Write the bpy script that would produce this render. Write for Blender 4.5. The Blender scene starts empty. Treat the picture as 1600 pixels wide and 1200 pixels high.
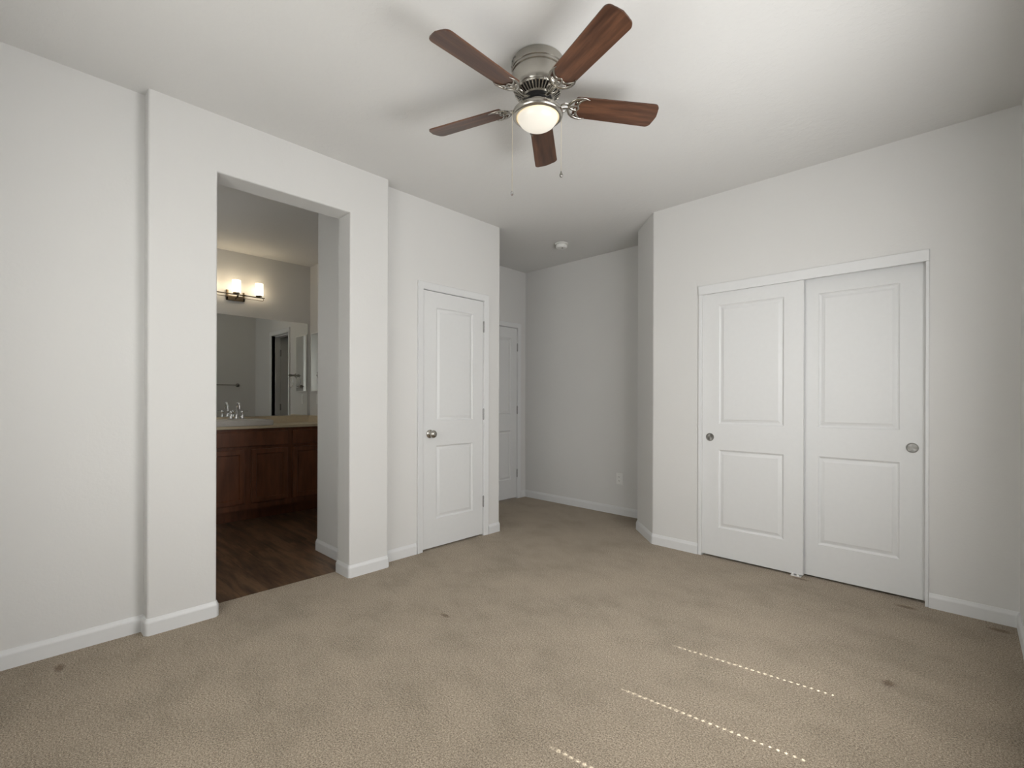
import bpy, bmesh, math, random
from mathutils import Vector, Matrix
from math import radians as R, sin, cos, pi, tan

S = bpy.context.scene
C = S.collection

# ------------------------------------------------------------------ camera
FPX, YAW, ROLL, HORIZON, CAMZ = 739.54, R(43.871), R(0.176), 624.28, 1.187
cam = bpy.data.cameras.new('camera')
cam.sensor_fit = 'HORIZONTAL'
cam.sensor_width = 36.0
cam.lens = FPX / 1600 * 36.0
cam.shift_y = (HORIZON - 600) / 1600
cam.clip_start = 0.02
camo = bpy.data.objects.new('camera', cam)
C.objects.link(camo)
fw = Vector((-sin(YAW), cos(YAW), 0)); r0 = Vector((cos(YAW), sin(YAW), 0)); u0 = Vector((0, 0, 1))
rt = r0 * cos(ROLL) + u0 * sin(ROLL); up = u0 * cos(ROLL) - r0 * sin(ROLL)
m = Matrix((rt, up, -fw)).transposed().to_4x4()
m.translation = Vector((0, 0, CAMZ))
camo.matrix_world = m
S.camera = camo

# ------------------------------------------------------------------ view, world, daylight
S.view_settings.view_transform = 'Standard'
S.view_settings.look = 'None'
S.view_settings.gamma = 1
S.view_settings.use_curve_mapping = False
S.view_settings.exposure = 0.03
w = bpy.data.worlds.new('world'); S.world = w; w.use_nodes = True
w.node_tree.nodes['Background'].inputs[0].default_value = (0.55, 0.72, 1.0, 1)
w.node_tree.nodes['Background'].inputs[1].default_value = 0.6

SUN_TAN, SUN_SLOPE = 1.6, 0.127
sun = bpy.data.lights.new('sun', 'SUN'); sun.energy = 31; sun.angle = R(0.36); sun.color = (1, 0.97, 0.92)
suno = bpy.data.objects.new('sun', sun); C.objects.link(suno)
hd = Vector((-1, -SUN_SLOPE, 0)).normalized()
suno.rotation_euler = Vector((hd.x, hd.y, -SUN_TAN)).to_track_quat('-Z', 'Y').to_euler()
suno.location = (4, 2, 5)

CEIL = 2.738
XR, XB, XL, XD, XH = 0.2028, -2.952, -3.0357, -3.0453, -3.906      # right, pillar, recess, linen door wall, hall door wall
YC, YH, YB = 3.628, 4.300, -0.42                                    # closet wall, hall back wall, wall behind the camera
WY0, WY1, WZ0, WZ1 = 1.20, 2.50, 0.86, 2.20                         # window in the right wall


def area(name, loc, rot, sx, sy, power, col=(1, 1, 1), spread=180):
    l = bpy.data.lights.new(name, 'AREA'); l.shape = 'RECTANGLE'; l.size = sx; l.size_y = sy
    l.energy = power; l.color = col; l.spread = R(spread)
    o = bpy.data.objects.new(name, l); C.objects.link(o); o.location = loc; o.rotation_euler = rot
    return o


# soft daylight that comes through the blinds of the window in the right wall
area('window_daylight', (XR - 0.012, (WY0 + WY1) / 2, 1.40), (0, R(90), 0), 0.96, WY1 - WY0 - 0.06, 39.5, (1.0, 0.997, 0.993), 176)
# added fill light, set at an invented window behind the camera
area('rear_fill_light', (-1.45, YB + 0.012, 1.46), (R(90), 0, R(180)), 1.30, 1.08, 26, (1.0, 0.997, 0.993), 170)
# a second, frosted window lights the bathroom from its near wall
area('bathroom_daylight', (-4.35, 0.262, 1.62), (R(90), 0, R(180)), 0.88, 0.98, 5.2, (1.0, 0.99, 0.97))

# ------------------------------------------------------------------ materials
def new_mat(name):
    mt = bpy.data.materials.new(name); mt.use_nodes = True
    nt = mt.node_tree
    return mt, nt, nt.nodes['Principled BSDF'], nt.nodes, nt.links


def coords(n, l, scale=(1, 1, 1), kind='pos'):
    if kind == 'pos':
        g = n.new('ShaderNodeNewGeometry'); out = g.outputs['Position']
    else:
        g = n.new('ShaderNodeTexCoord'); out = g.outputs['Object']
    mp = n.new('ShaderNodeMapping'); mp.inputs['Scale'].default_value = scale
    l.new(out, mp.inputs['Vector'])
    return mp.outputs['Vector']


def noise(n, l, vec, scale, detail=2, rough=0.5):
    t = n.new('ShaderNodeTexNoise'); t.inputs['Scale'].default_value = scale
    t.inputs['Detail'].default_value = detail; t.inputs['Roughness'].default_value = rough
    l.new(vec, t.inputs['Vector'])
    return t.outputs['Fac']


def ramp(n, l, fac, stops):
    r = n.new('ShaderNodeValToRGB'); e = r.color_ramp.elements
    while len(e) < len(stops): e.new(0.5)
    for k, (p, c) in enumerate(stops):
        e[k].position = p; e[k].color = tuple(c) + (1,) if len(c) == 3 else c
    l.new(fac, r.inputs['Fac'])
    return r.outputs['Color']


def bump(n, l, h, dist, strength=1.0, normal=None):
    b = n.new('ShaderNodeBump'); b.inputs['Distance'].default_value = dist; b.inputs['Strength'].default_value = strength
    l.new(h, b.inputs['Height'])
    if normal is not None: l.new(normal, b.inputs['Normal'])
    return b.outputs['Normal']


def math_node(n, l, op, a, b=None, clamp=False):
    t = n.new('ShaderNodeMath'); t.operation = op; t.use_clamp = clamp
    for k, v in enumerate((a, b)):
        if v is None: continue
        if isinstance(v, (int, float)): t.inputs[k].default_value = v
        else: l.new(v, t.inputs[k])
    return t.outputs[0]


def simple(name, col, rough=0.5, metal=0.0, spec=0.5, var=0.04):
    mt, nt, p, n, l = new_mat(name)
    v = coords(n, l, kind='obj')
    f = noise(n, l, v, 35, 3)
    c = ramp(n, l, f, [(0.3, [x * (1 - var) for x in col]), (0.7, [min(1, x * (1 + var * .7)) for x in col])])
    l.new(c, p.inputs['Base Color'])
    p.inputs['Roughness'].default_value = rough; p.inputs['Metallic'].default_value = metal
    p.inputs['Specular IOR Level'].default_value = spec
    return mt


def wall_paint(name, col, dist=0.0009, scale=75, rough=0.75):
    mt, nt, p, n, l = new_mat(name)
    v = coords(n, l)
    a = noise(n, l, v, scale, 2, 0.55)
    b = noise(n, l, v, scale * 0.3, 2, 0.5)
    h = math_node(n, l, 'ADD', a, math_node(n, l, 'MULTIPLY', b, 0.8))
    c = ramp(n, l, noise(n, l, v, 1.3, 2), [(0.35, [x * 0.985 for x in col]), (0.65, col)])
    l.new(c, p.inputs['Base Color'])
    l.new(bump(n, l, h, dist), p.inputs['Normal'])
    p.inputs['Roughness'].default_value = rough; p.inputs['Specular IOR Level'].default_value = 0.25
    return mt


def knockdown(name, col):
    mt, nt, p, n, l = new_mat(name)
    v = coords(n, l)
    a = ramp(n, l, noise(n, l, v, 28, 4, 0.6), [(0.47, (0, 0, 0)), (0.56, (1, 1, 1))])
    b = noise(n, l, v, 90, 2)
    h = math_node(n, l, 'ADD', a, math_node(n, l, 'MULTIPLY', b, 0.4))
    p.inputs['Base Color'].default_value = tuple(col) + (1,)
    l.new(bump(n, l, h, 0.00038), p.inputs['Normal'])
    p.inputs['Roughness'].default_value = 0.8; p.inputs['Specular IOR Level'].default_value = 0.2
    return mt


M = {}
M['wall'] = wall_paint('wall_paint', (0.70, 0.695, 0.68), 0.0006)
M['ceiling'] = knockdown('ceiling_paint', (0.70, 0.695, 0.68))
M['trim'] = simple('trim_paint', (0.73, 0.735, 0.735), 0.42, 0, 0.4, 0.01)
M['door'] = simple('door_paint', (0.72, 0.725, 0.722), 0.45, 0, 0.4, 0.01)
M['nickel'] = simple('brushed_nickel', (0.47, 0.45, 0.41), 0.24, 1.0)
M['dark_nickel'] = simple('dark_nickel', (0.30, 0.29, 0.27), 0.38, 1.0)
M['hinge'] = simple('satin_hinge', (0.33, 0.33, 0.32), 0.42, 1.0)
M['bronze'] = simple('aged_bronze', (0.20, 0.16, 0.11), 0.45, 0.9)
M['chrome'] = simple('chrome', (0.75, 0.75, 0.76), 0.10, 1.0)
M['black'] = simple('black_plastic', (0.012, 0.012, 0.013), 0.5)
M['white_plastic'] = simple('white_plastic', (0.80, 0.80, 0.78), 0.35)
M['slot'] = simple('dark_slot', (0.05, 0.05, 0.05), 0.6)
M['blind'] = simple('blind_slat', (0.80, 0.80, 0.77), 0.5)
M['chain'] = simple('ball_chain', (0.72, 0.66, 0.52), 0.3, 0.9)
M['counter'] = simple('cream_countertop', (0.66, 0.56, 0.40), 0.28)
M['sink'] = simple('sink_porcelain', (0.66, 0.63, 0.59), 0.22)


def wood(name, stops, stretch, scale, rough=0.35, kind='obj', bumpd=0.0003, rand=False, coat=0.0):
    mt, nt, p, n, l = new_mat(name)
    v = coords(n, l, stretch, kind)
    if rand:
        oi = n.new('ShaderNodeObjectInfo'); vm = n.new('ShaderNodeVectorMath'); vm.operation = 'ADD'
        sc = math_node(n, l, 'MULTIPLY', oi.outputs['Random'], 40.0)
        l.new(v, vm.inputs[0]); l.new(sc, vm.inputs[1]); v = vm.outputs[0]
    f = noise(n, l, v, scale, 5, 0.6)
    l.new(ramp(n, l, f, stops), p.inputs['Base Color'])
    l.new(bump(n, l, noise(n, l, v, scale * 4, 3), bumpd), p.inputs['Normal'])
    p.inputs['Roughness'].default_value = rough
    p.inputs['Coat Weight'].default_value = coat
    return mt


M['blade'] = wood('walnut_blade', [(0.30, (0.042, 0.019, 0.012)), (0.5, (0.086, 0.039, 0.023)), (0.62, (0.140, 0.063, 0.034)), (0.75, (0.060, 0.027, 0.017))], (1.6, 16, 16), 1.6, 0.30, rand=True)
M['cherry'] = wood('cherry_cabinet', [(0.3, (0.105, 0.034, 0.013)), (0.7, (0.19, 0.066, 0.027))], (6, 6, 1.0), 3.0, 0.35)


def vinyl():
    mt, nt, p, n, l = new_mat('wood_plank_floor')
    v = coords(n, l)
    br = n.new('ShaderNodeTexBrick')
    br.inputs['Scale'].default_value = 1.0; br.inputs['Brick Width'].default_value = 1.2
    br.inputs['Row Height'].default_value = 0.155; br.inputs['Mortar Size'].default_value = 0.0012
    br.inputs['Color1'].default_value = (0.75, 0.75, 0.75, 1); br.inputs['Color2'].default_value = (1.15, 1.15, 1.15, 1)
    br.inputs['Mortar'].default_value = (0.35, 0.35, 0.35, 1); br.offset = 0.37
    l.new(v, br.inputs['Vector'])
    mp = n.new('ShaderNodeMapping'); mp.inputs['Scale'].default_value = (1.3, 9, 1); l.new(v, mp.inputs['Vector'])
    add = n.new('ShaderNodeVectorMath'); add.operation = 'ADD'
    l.new(mp.outputs[0], add.inputs[0])
    cc = n.new('ShaderNodeVectorMath'); cc.operation = 'MULTIPLY'; cc.inputs[1].default_value = (13, 7, 3)
    l.new(br.outputs['Color'], cc.inputs[0]); l.new(cc.outputs[0], add.inputs[1])
    f = noise(n, l, add.outputs[0], 1.7, 6, 0.62)
    c = ramp(n, l, f, [(0.34, (0.035, 0.018, 0.009)), (0.48, (0.085, 0.045, 0.023)), (0.60, (0.155, 0.088, 0.046)), (0.75, (0.080, 0.044, 0.024))])
    mx = n.new('ShaderNodeMix'); mx.data_type = 'RGBA'; mx.blend_type = 'MULTIPLY'; mx.inputs[0].default_value = 1
    l.new(c, mx.inputs[6]); l.new(br.outputs['Color'], mx.inputs[7])
    l.new(mx.outputs[2], p.inputs['Base Color'])
    p.inputs['Roughness'].default_value = 0.42
    l.new(bump(n, l, f, 0.0006), p.inputs['Normal'])
    return mt


M['vinyl'] = vinyl()

STAINS = [(-0.250, 3.535, 0.045, 0.020), (0.125, 3.515, 0.040, 0.022), (-0.235, 2.529, 0.020, 0.026), (-2.063, 1.619, 0.030, 0.012),
          (-2.875, 0.122, 0.035, 0.015), (-0.80, 3.60, 0.05, 0.015)]


def carpet():
    mt, nt, p, n, l = new_mat('beige_carpet')
    v = coords(n, l)
    fine = noise(n, l, v, 330, 2, 0.7)
    tuft = noise(n, l, v, 150, 3, 0.65)
    wv = n.new('ShaderNodeMapping'); wv.inputs['Rotation'].default_value = (0, 0, R(30)); wv.inputs['Scale'].default_value = (1.0, 1.35, 1)
    l.new(v, wv.inputs['Vector'])
    patch = noise(n, l, wv.outputs[0], 2.6, 7, 0.68)          # brushed pile, lighter and darker
    f = math_node(n, l, 'ADD', math_node(n, l, 'MULTIPLY', fine, 0.55), math_node(n, l, 'MULTIPLY', tuft, 0.45))
    c1 = ramp(n, l, f, [(0.38, (0.120, 0.090, 0.062)), (0.50, (0.348, 0.284, 0.210)), (0.62, (0.63, 0.53, 0.41))])
    c2 = ramp(n, l, patch, [(0.37, (0.85, 0.85, 0.84)), (0.50, (0.98, 0.98, 0.98)), (0.62, (1.05, 1.05, 1.05))])
    mx = n.new('ShaderNodeMix'); mx.data_type = 'RGBA'; mx.blend_type = 'MULTIPLY'; mx.inputs[0].default_value = 1
    l.new(c1, mx.inputs[6]); l.new(c2, mx.inputs[7])
    col = mx.outputs[2]
    tot = None
    for (x, y, a, b) in STAINS:                                # furniture dents and spots worn into the pile
        m2 = n.new('ShaderNodeVectorMath'); m2.operation = 'SUBTRACT'; m2.inputs[1].default_value = (x, y, 0); l.new(v, m2.inputs[0])
        m3 = n.new('ShaderNodeVectorMath'); m3.operation = 'DIVIDE'; m3.inputs[1].default_value = (a, b, 1); l.new(m2.outputs[0], m3.inputs[0])
        ln = n.new('ShaderNodeVectorMath'); ln.operation = 'LENGTH'; l.new(m3.outputs[0], ln.inputs[0])
        d = math_node(n, l, 'ADD', ln.outputs['Value'], math_node(n, l, 'MULTIPLY', tuft, 0.9))
        k = n.new('ShaderNodeMapRange'); k.inputs[1].default_value = 1.9; k.inputs[2].default_value = 1.0
        l.new(d, k.inputs[0])
        tot = k.outputs[0] if tot is None else math_node(n, l, 'MAXIMUM', tot, k.outputs[0])
    m4 = n.new('ShaderNodeMix'); m4.data_type = 'RGBA'; m4.blend_type = 'MULTIPLY'
    l.new(math_node(n, l, 'MULTIPLY', tot, 0.75), m4.inputs[0]); l.new(col, m4.inputs[6]); m4.inputs[7].default_value = (0.42, 0.33, 0.26, 1)
    l.new(m4.outputs[2], p.inputs['Base Color'])
    p.inputs['Roughness'].default_value = 1.0; p.inputs['Specular IOR Level'].default_value = 0.05
    p.inputs['Sheen Weight'].default_value = 0.15
    h = math_node(n, l, 'SUBTRACT', f, math_node(n, l, 'MULTIPLY', tot, 0.8))
    l.new(bump(n, l, h, 0.006), p.inputs['Normal'])
    return mt


M['carpet'] = carpet()


def mirror_mat():
    mt, nt, p, n, l = new_mat('mirror_glass')
    c = ramp(n, l, noise(n, l, coords(n, l, kind='obj'), 2, 1), [(0, (0.90, 0.92, 0.91)), (1, (0.92, 0.94, 0.93))])
    l.new(c, p.inputs['Base Color'])
    p.inputs['Metallic'].default_value = 1; p.inputs['Roughness'].default_value = 0.0
    return mt


M['mirror'] = mirror_mat()


def glow(name, col, strength, base=(0.9, 0.88, 0.82)):
    mt, nt, p, n, l = new_mat(name)
    c = ramp(n, l, noise(n, l, coords(n, l, kind='obj'), 6, 2), [(0, [x * 0.96 for x in col]), (1, col)])
    l.new(c, p.inputs['Emission Color']); p.inputs['Emission Strength'].default_value = strength
    p.inputs['Base Color'].default_value = base + (1,)
    p.inputs['Roughness'].default_value = 0.25
    return mt


M['globe'] = glow('frosted_globe', (1.0, 0.93, 0.80), 0.55, (0.45, 0.43, 0.39))
M['globe_lip'] = glow('globe_lip', (1.0, 0.74, 0.40), 0.30, (0.85, 0.75, 0.55))
M['shade'] = glow('lit_shade', (1.0, 0.82, 0.57), 6.2, (0.5, 0.5, 0.48))


def glass_mat():
    mt, nt, p, n, l = new_mat('window_glass')
    n.remove(p)
    tr = n.new('ShaderNodeBsdfTransparent'); tr.inputs[0].default_value = (0.95, 0.97, 0.96, 1)
    gl = n.new('ShaderNodeBsdfGlossy'); gl.inputs['Roughness'].default_value = 0.02
    mx = n.new('ShaderNodeMixShader'); mx.inputs[0].default_value = 0.06
    l.new(tr.outputs[0], mx.inputs[1]); l.new(gl.outputs[0], mx.inputs[2]); l.new(mx.outputs[0], n['Material Output'].inputs['Surface'])
    return mt


M['glass'] = glass_mat()

# ------------------------------------------------------------------ mesh helpers
def tag(o, label=None, cat=None, group=None, kind=None):
    for k, v in (('label', label), ('category', cat), ('group', group), ('kind', kind)):
        if v: o[k] = v
    return o


def obj(name, bm, mat, parent=None, angle=35, recalc=True):
    if recalc: bmesh.ops.recalc_face_normals(bm, faces=bm.faces)
    me = bpy.data.meshes.new(name); bm.to_mesh(me); bm.free()
    me.polygons.foreach_set('use_smooth', [True] * len(me.polygons))
    me.set_sharp_from_angle(angle=R(angle))
    if mat: me.materials.append(M[mat])
    o = bpy.data.objects.new(name, me); C.objects.link(o)
    wn = o.modifiers.new('weighted_normal', 'WEIGHTED_NORMAL'); wn.keep_sharp = True; wn.weight = 100
    if parent: o.parent = parent
    return o


def empty(name, loc=(0, 0, 0), rz=0, **k):
    o = bpy.data.objects.new(name, None); C.objects.link(o); o.location = loc; o.rotation_euler = (0, 0, rz)
    o.empty_display_size = 0.1
    return tag(o, **k)


def NB(): return bmesh.new()


def box(bm, lo, hi, bev=0, seg=2):
    x0, y0, z0 = [min(a, b) for a, b in zip(lo, hi)]; x1, y1, z1 = [max(a, b) for a, b in zip(lo, hi)]
    vs = [bm.verts.new(p) for p in ((x0, y0, z0), (x1, y0, z0), (x1, y1, z0), (x0, y1, z0), (x0, y0, z1), (x1, y0, z1), (x1, y1, z1), (x0, y1, z1))]
    fs = [bm.faces.new([vs[i] for i in q]) for q in ((3, 2, 1, 0), (4, 5, 6, 7), (0, 1, 5, 4), (1, 2, 6, 5), (2, 3, 7, 6), (3, 0, 4, 7))]
    if bev:
        es = list({e for f in fs for e in f.edges})
        bmesh.ops.bevel(bm, geom=es, offset=bev, segments=seg, profile=0.5, affect='EDGES')


def lathe(bm, prof, seg=48, mat=Matrix.Identity(4), cap0=True, cap1=True):
    """prof: (r, z) pairs; turned about the local z axis."""
    rings = []
    for r, z in prof:
        if r < 1e-5: rings.append([bm.verts.new(mat @ Vector((0, 0, z)))])
        else: rings.append([bm.verts.new(mat @ Vector((r * cos(2 * pi * k / seg), r * sin(2 * pi * k / seg), z))) for k in range(seg)])
    for a, b in zip(rings, rings[1:]):
        if len(a) == 1 and len(b) == 1: continue
        for k in range(seg):
            j = (k + 1) % seg
            if len(a) == 1: bm.faces.new((a[0], b[j], b[k]))
            elif len(b) == 1: bm.faces.new((a[k], a[j], b[0]))
            else: bm.faces.new((a[k], a[j], b[j], b[k]))
    if cap0 and len(rings[0]) > 1: bm.faces.new(list(reversed(rings[0])))
    if cap1 and len(rings[-1]) > 1: bm.faces.new(rings[-1])


def tube(bm, pts, rad, seg=10, flat=1.0, closed=False):
    pts = [Vector(p) for p in pts]
    rs = rad if isinstance(rad, (list, tuple)) else [rad] * len(pts)
    rings = []; prev = None; n = len(pts)
    for i, p in enumerate(pts):
        if closed: t = pts[(i + 1) % n] - pts[i - 1]
        else: t = (pts[min(i + 1, n - 1)] - pts[max(i - 1, 0)])
        t.normalize()
        ref = Vector((0, 0, 1)) if abs(t.z) < 0.9 else Vector((1, 0, 0))
        a = t.cross(ref).normalized()
        if prev is not None:
            a2 = prev - t * prev.dot(t)
            if a2.length > 1e-4: a = a2.normalized()
        prev = a
        b = t.cross(a).normalized()
        rings.append([bm.verts.new(p + a * rs[i] * cos(2 * pi * k / seg) + b * rs[i] * flat * sin(2 * pi * k / seg)) for k in range(seg)])
    for i in range(n if closed else n - 1):
        A, B = rings[i], rings[(i + 1) % n]
        for k in range(seg):
            j = (k + 1) % seg
            bm.faces.new((A[k], A[j], B[j], B[k]))
    if not closed:
        bm.faces.new(list(reversed(rings[0]))); bm.faces.new(rings[-1])


def prism(bm, pts, z0, z1, bevel_at=(), r=0.018, seg=4):
    """plan polygon extruded in z; bevel_at: indices of plan corners to round."""
    a = [bm.verts.new((x, y, z0)) for x, y in pts]; b = [bm.verts.new((x, y, z1)) for x, y in pts]
    n = len(pts)
    bm.faces.new(a); bm.faces.new(list(reversed(b)))
    for i in range(n):
        j = (i + 1) % n
        bm.faces.new((a[j], a[i], b[i], b[j]))
    if bevel_at:
        es = [bm.edges.get((a[i], b[i])) for i in bevel_at]
        bmesh.ops.bevel(bm, geom=es, offset=r, segments=seg, profile=0.5, affect='EDGES')


def plate(bm, p0, d, back, poly, thick, round_s=(), round_z=(), r=0.016, seg=4):
    """a wall: outline poly in (s, z); s runs from plan point p0 along d; thick goes along back."""
    p0 = Vector((p0[0], p0[1], 0)); d = Vector((d[0], d[1], 0)); back = Vector((back[0], back[1], 0))
    n = len(poly)
    area2 = sum(poly[i][0] * poly[(i + 1) % n][1] - poly[(i + 1) % n][0] * poly[i][1] for i in range(n))
    sg = 1 if area2 > 0 else -1
    E_ = []
    for i in range(n):
        (s0, z0), (s1, z1) = poly[i], poly[(i + 1) % n]
        ln = math.hypot(s1 - s0, z1 - z0); nx, nz = -(z1 - z0) / ln * sg, (s1 - s0) / ln * sg      # inward normal
        vert = abs(s0 - s1) < 1e-6 and any(abs(s0 - q) < 1e-6 for q in round_s)
        hor = abs(z0 - z1) < 1e-6 and any(abs(z0 - q) < 1e-6 for q in round_z)
        E_.append((nx, nz, 1.0 if (vert or hor) else 0.0))

    def ring(inset, depth):
        out = []
        for i in range(n):
            a, b = E_[i - 1], E_[i]
            det = a[0] * b[1] - a[1] * b[0]
            ra, rb = a[2] * inset, b[2] * inset
            ds, dz = (ra * b[1] - rb * a[1]) / det, (a[0] * rb - b[0] * ra) / det
            out.append(bm.verts.new(p0 + d * (poly[i][0] + ds) + Vector((0, 0, poly[i][1] + dz)) + back * depth))
        return out
    rounded = any(e[2] for e in E_)
    if rounded:
        st = [(r * (1 - cos(pi / 2 * k / seg)), r * (1 - sin(pi / 2 * k / seg))) for k in range(seg, -1, -1)]     # (inset, depth): front face to side
        rg = [ring(i_, d_) for i_, d_ in st] + [ring(i_, thick - d_) for i_, d_ in reversed(st)]
    else: rg = [ring(0, 0), ring(0, thick)]
    for A, B in zip(rg, rg[1:]):
        for i in range(n):
            j = (i + 1) % n
            bm.faces.new((A[j], A[i], B[i], B[j]))
    bm.faces.new(rg[0]); bm.faces.new(list(reversed(rg[-1])))
    bmesh.ops.remove_doubles(bm, verts=bm.verts, dist=1e-6)


def struct(name, bm, mat, label=None, **k):
    o = obj(name, bm, mat, **k); o['kind'] = 'structure'
    if label: o['label'] = label
    return o


ZB, ZT = -0.05, CEIL + 0.03       # walls run a little into floor and ceiling slabs

# ------------------------------------------------------------------ shell: floors and ceiling
bm = NB(); prism(bm, [(-3.127, YB - .1), (XR + .1, YB - .1), (XR + .1, YH + .1), (XH - .1, YH + .1), (XH - .1, 2.9), (-3.127, 2.9)], -0.06, 0.0)
struct('floor', bm, 'carpet', 'beige cut pile carpet with darker worn spots')
bm = NB(); box(bm, (-5.72, 0.1, -0.07), (-3.127, 3.45, -0.008)); struct('floor_bathroom', bm, 'vinyl', 'dark brown wood plank floor of the bathroom')
bm = NB(); box(bm, (-5.75, YB - .15, CEIL), (XR + .17, YH + .15, CEIL + .08)); struct('ceiling', bm, 'ceiling', 'pale textured flat ceiling')

# ------------------------------------------------------------------ shell: bedroom walls
bm = NB(); box(bm, (XL, YB, ZB), (XL - 0.12, 0.46, ZT)); struct('wall_left', bm, 'wall', 'recessed white wall section at the far left')
# wall with the bathroom opening, standing proud of its neighbours
Y0, YA, YBo, Y1, ZO = 0.4423, 0.747, 1.518, 1.808, 2.425
bm = NB()
plate(bm, (XB, Y0), (0, 1), (-1, 0), [(0, ZB), (YA - Y0, ZB), (YA - Y0, ZO), (YBo - Y0, ZO), (YBo - Y0, ZB), (Y1 - Y0, ZB), (Y1 - Y0, ZT), (0, ZT)], 0.175,
      round_s=(0, YA - Y0, YBo - Y0, Y1 - Y0), round_z=(ZO,), r=0.011)
struct('wall_left_opening', bm, 'wall', 'projecting white wall pierced by the tall bathroom opening')
# linen closet door wall
D1A, D1B, D1T = 2.171, 2.806, 2.045
bm = NB()
plate(bm, (XD, 1.70), (0, 1), (-1, 0), [(0, ZB), (D1A - .012 - 1.70, ZB), (D1A - .012 - 1.70, D1T + .012), (D1B + .012 - 1.70, D1T + .012), (D1B + .012 - 1.70, ZB), (3.0068 - 1.70, ZB), (3.0068 - 1.70, ZT), (0, ZT)], 0.11,
      round_s=(3.0068 - 1.70,), r=0.012)
struct('wall_left_closet', bm, 'wall', 'white wall around the narrow closed door')
bm = NB(); box(bm, (XD - 0.09, 2.90, ZB), (XH - 0.12, 3.0068, ZT)); struct('wall_hall_side', bm, 'wall')
# wall with the far door
D2A, D2B = 3.39, 4.152
bm = NB()
plate(bm, (XH, 2.95), (0, 1), (-1, 0), [(0, ZB), (D2A - .012 - 2.95, ZB), (D2A - .012 - 2.95, D1T + .012), (D2B + .012 - 2.95, D1T + .012), (D2B + .012 - 2.95, ZB), (YH + .1 - 2.95, ZB), (YH + .1 - 2.95, ZT), (0, ZT)], 0.11)
struct('wall_hall_left', bm, 'wall')
bm = NB(); box(bm, (XH - 0.01, YH, ZB), (-1.5, YH + 0.11, ZT)); struct('wall_hall_back', bm, 'wall', 'shaded grey end wall of the alcove')
bm = NB(); box(bm, (-1.75, 3.72, ZB), (-1.63, YH + .05, ZT)); struct('wall_hall_right', bm, 'wall')
bm = NB(); prism(bm, [(-1.60, YC), (-1.8723, YC), (-2.1846, 3.9367), (-2.1846 + .075, 3.9367 + .075), (-1.83, 3.735), (-1.60, 3.735)], ZB, ZT, bevel_at=(1, 2, 3), r=0.010)
struct('wall_hall_angle', bm, 'wall', 'short angled wall beside the sliding closet')
# closet wall
CA, CB, CT = -1.465, -0.171, 2.045
bm = NB()
plate(bm, (-1.60, YC), (1, 0), (0, 1), [(0, ZB), (CA + 1.60, ZB), (CA + 1.60, CT), (CB + 1.60, CT), (CB + 1.60, ZB), (XR + .12 + 1.60, ZB), (XR + .12 + 1.60, ZT), (0, ZT)], 0.107)
struct('wall_front', bm, 'wall', 'white wall around the sliding closet doors')
bm = NB(); box(bm, (-1.60, 3.82, ZB), (XR + .12, 3.90, ZT)); box(bm, (-1.62, 3.73, ZB), (-1.55, 3.85, ZT)); struct('wall_closet_back', bm, 'wall')
# right wall with the window, and the wall behind the camera
bm = NB()
box(bm, (XR, YB - .1, ZB), (XR + .12, WY0, ZT)); box(bm, (XR, WY1, ZB), (XR + .12, 3.95, ZT))
box(bm, (XR, WY0, ZB), (XR + .12, WY1, WZ0)); box(bm, (XR, WY0, WZ1), (XR + .12, WY1, ZT))
struct('wall_right', bm, 'wall')
bm = NB(); box(bm, (XL - .12, YB - .1, ZB), (XR + .12, YB, ZT)); struct('wall_back', bm, 'wall')

# ------------------------------------------------------------------ shell: bathroom
XM, YS = -5.578, 2.369
bm = NB(); box(bm, (XM, 0.1, ZB), (XM - .1, 2.5, ZT)); struct('wall_bathroom_far', bm, 'wall', 'bathroom wall behind mirror and vanity light')
T1, T2, TT = -4.92, -4.345, 2.045
bm = NB()
plate(bm, (XM - .05, YS), (1, 0), (0, 1), [(0, ZB), (T1 - XM + .05, ZB), (T1 - XM + .05, TT), (T2 - XM + .05, TT), (T2 - XM + .05, ZB), (-3.60 - XM + .05, ZB), (-3.60 - XM + .05, ZT), (0, ZT)], 0.11)
struct('wall_bathroom_side', bm, 'wall')
bm = NB(); prism(bm, [(-3.08, 1.63), (-3.705, 1.63), (-3.705, 2.40), (-3.60, 2.40), (-3.60, 1.73), (-3.08, 1.73)], ZB, ZT, bevel_at=(1,), r=0.014)
struct('wall_bathroom_stub', bm, 'wall', 'grey shaded wall just inside the bathroom')
bm = NB(); box(bm, (-5.70, 0.1, ZB), (-3.12, 0.22, ZT)); struct('wall_bathroom_left', bm, 'wall')
wb = empty('window_2', (-4.35, 0.22, 1.62), label='frosted window of the bathroom', kind='structure')
bm = NB()
for (a, b, c, d) in ((-.50, -.45, -.55, .55), (.45, .50, -.55, .55), (-.5, .5, -.55, -.50), (-.5, .5, .50, .55)): box(bm, (a, 0, c), (b, .035, d), .002)
obj('window_frame', bm, 'white_plastic', wb)
bm = NB(); box(bm, (-.45, .004, -.50), (.45, .012, .50)); obj('window_pane', bm, 'white_plastic', wb)
bm = NB()
box(bm, (-5.2, 2.47, ZB), (-5.1, 3.5, ZT)); box(bm, (-4.1, 2.47, ZB), (-4.0, 3.5, ZT)); box(bm, (-5.2, 3.4, ZB), (-4.0, 3.5, ZT))
struct('wall_toilet_room', bm, 'wall')

# ------------------------------------------------------------------ baseboards
BT, BH = 0.0125, 0.083
PROF = [(0, -0.004), (BT, -0.004), (BT, 0.058), (BT * 0.92, 0.066), (BT * 0.62, 0.071), (BT * 0.50, 0.078), (BT * 0.32, BH), (0, BH)]


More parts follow.
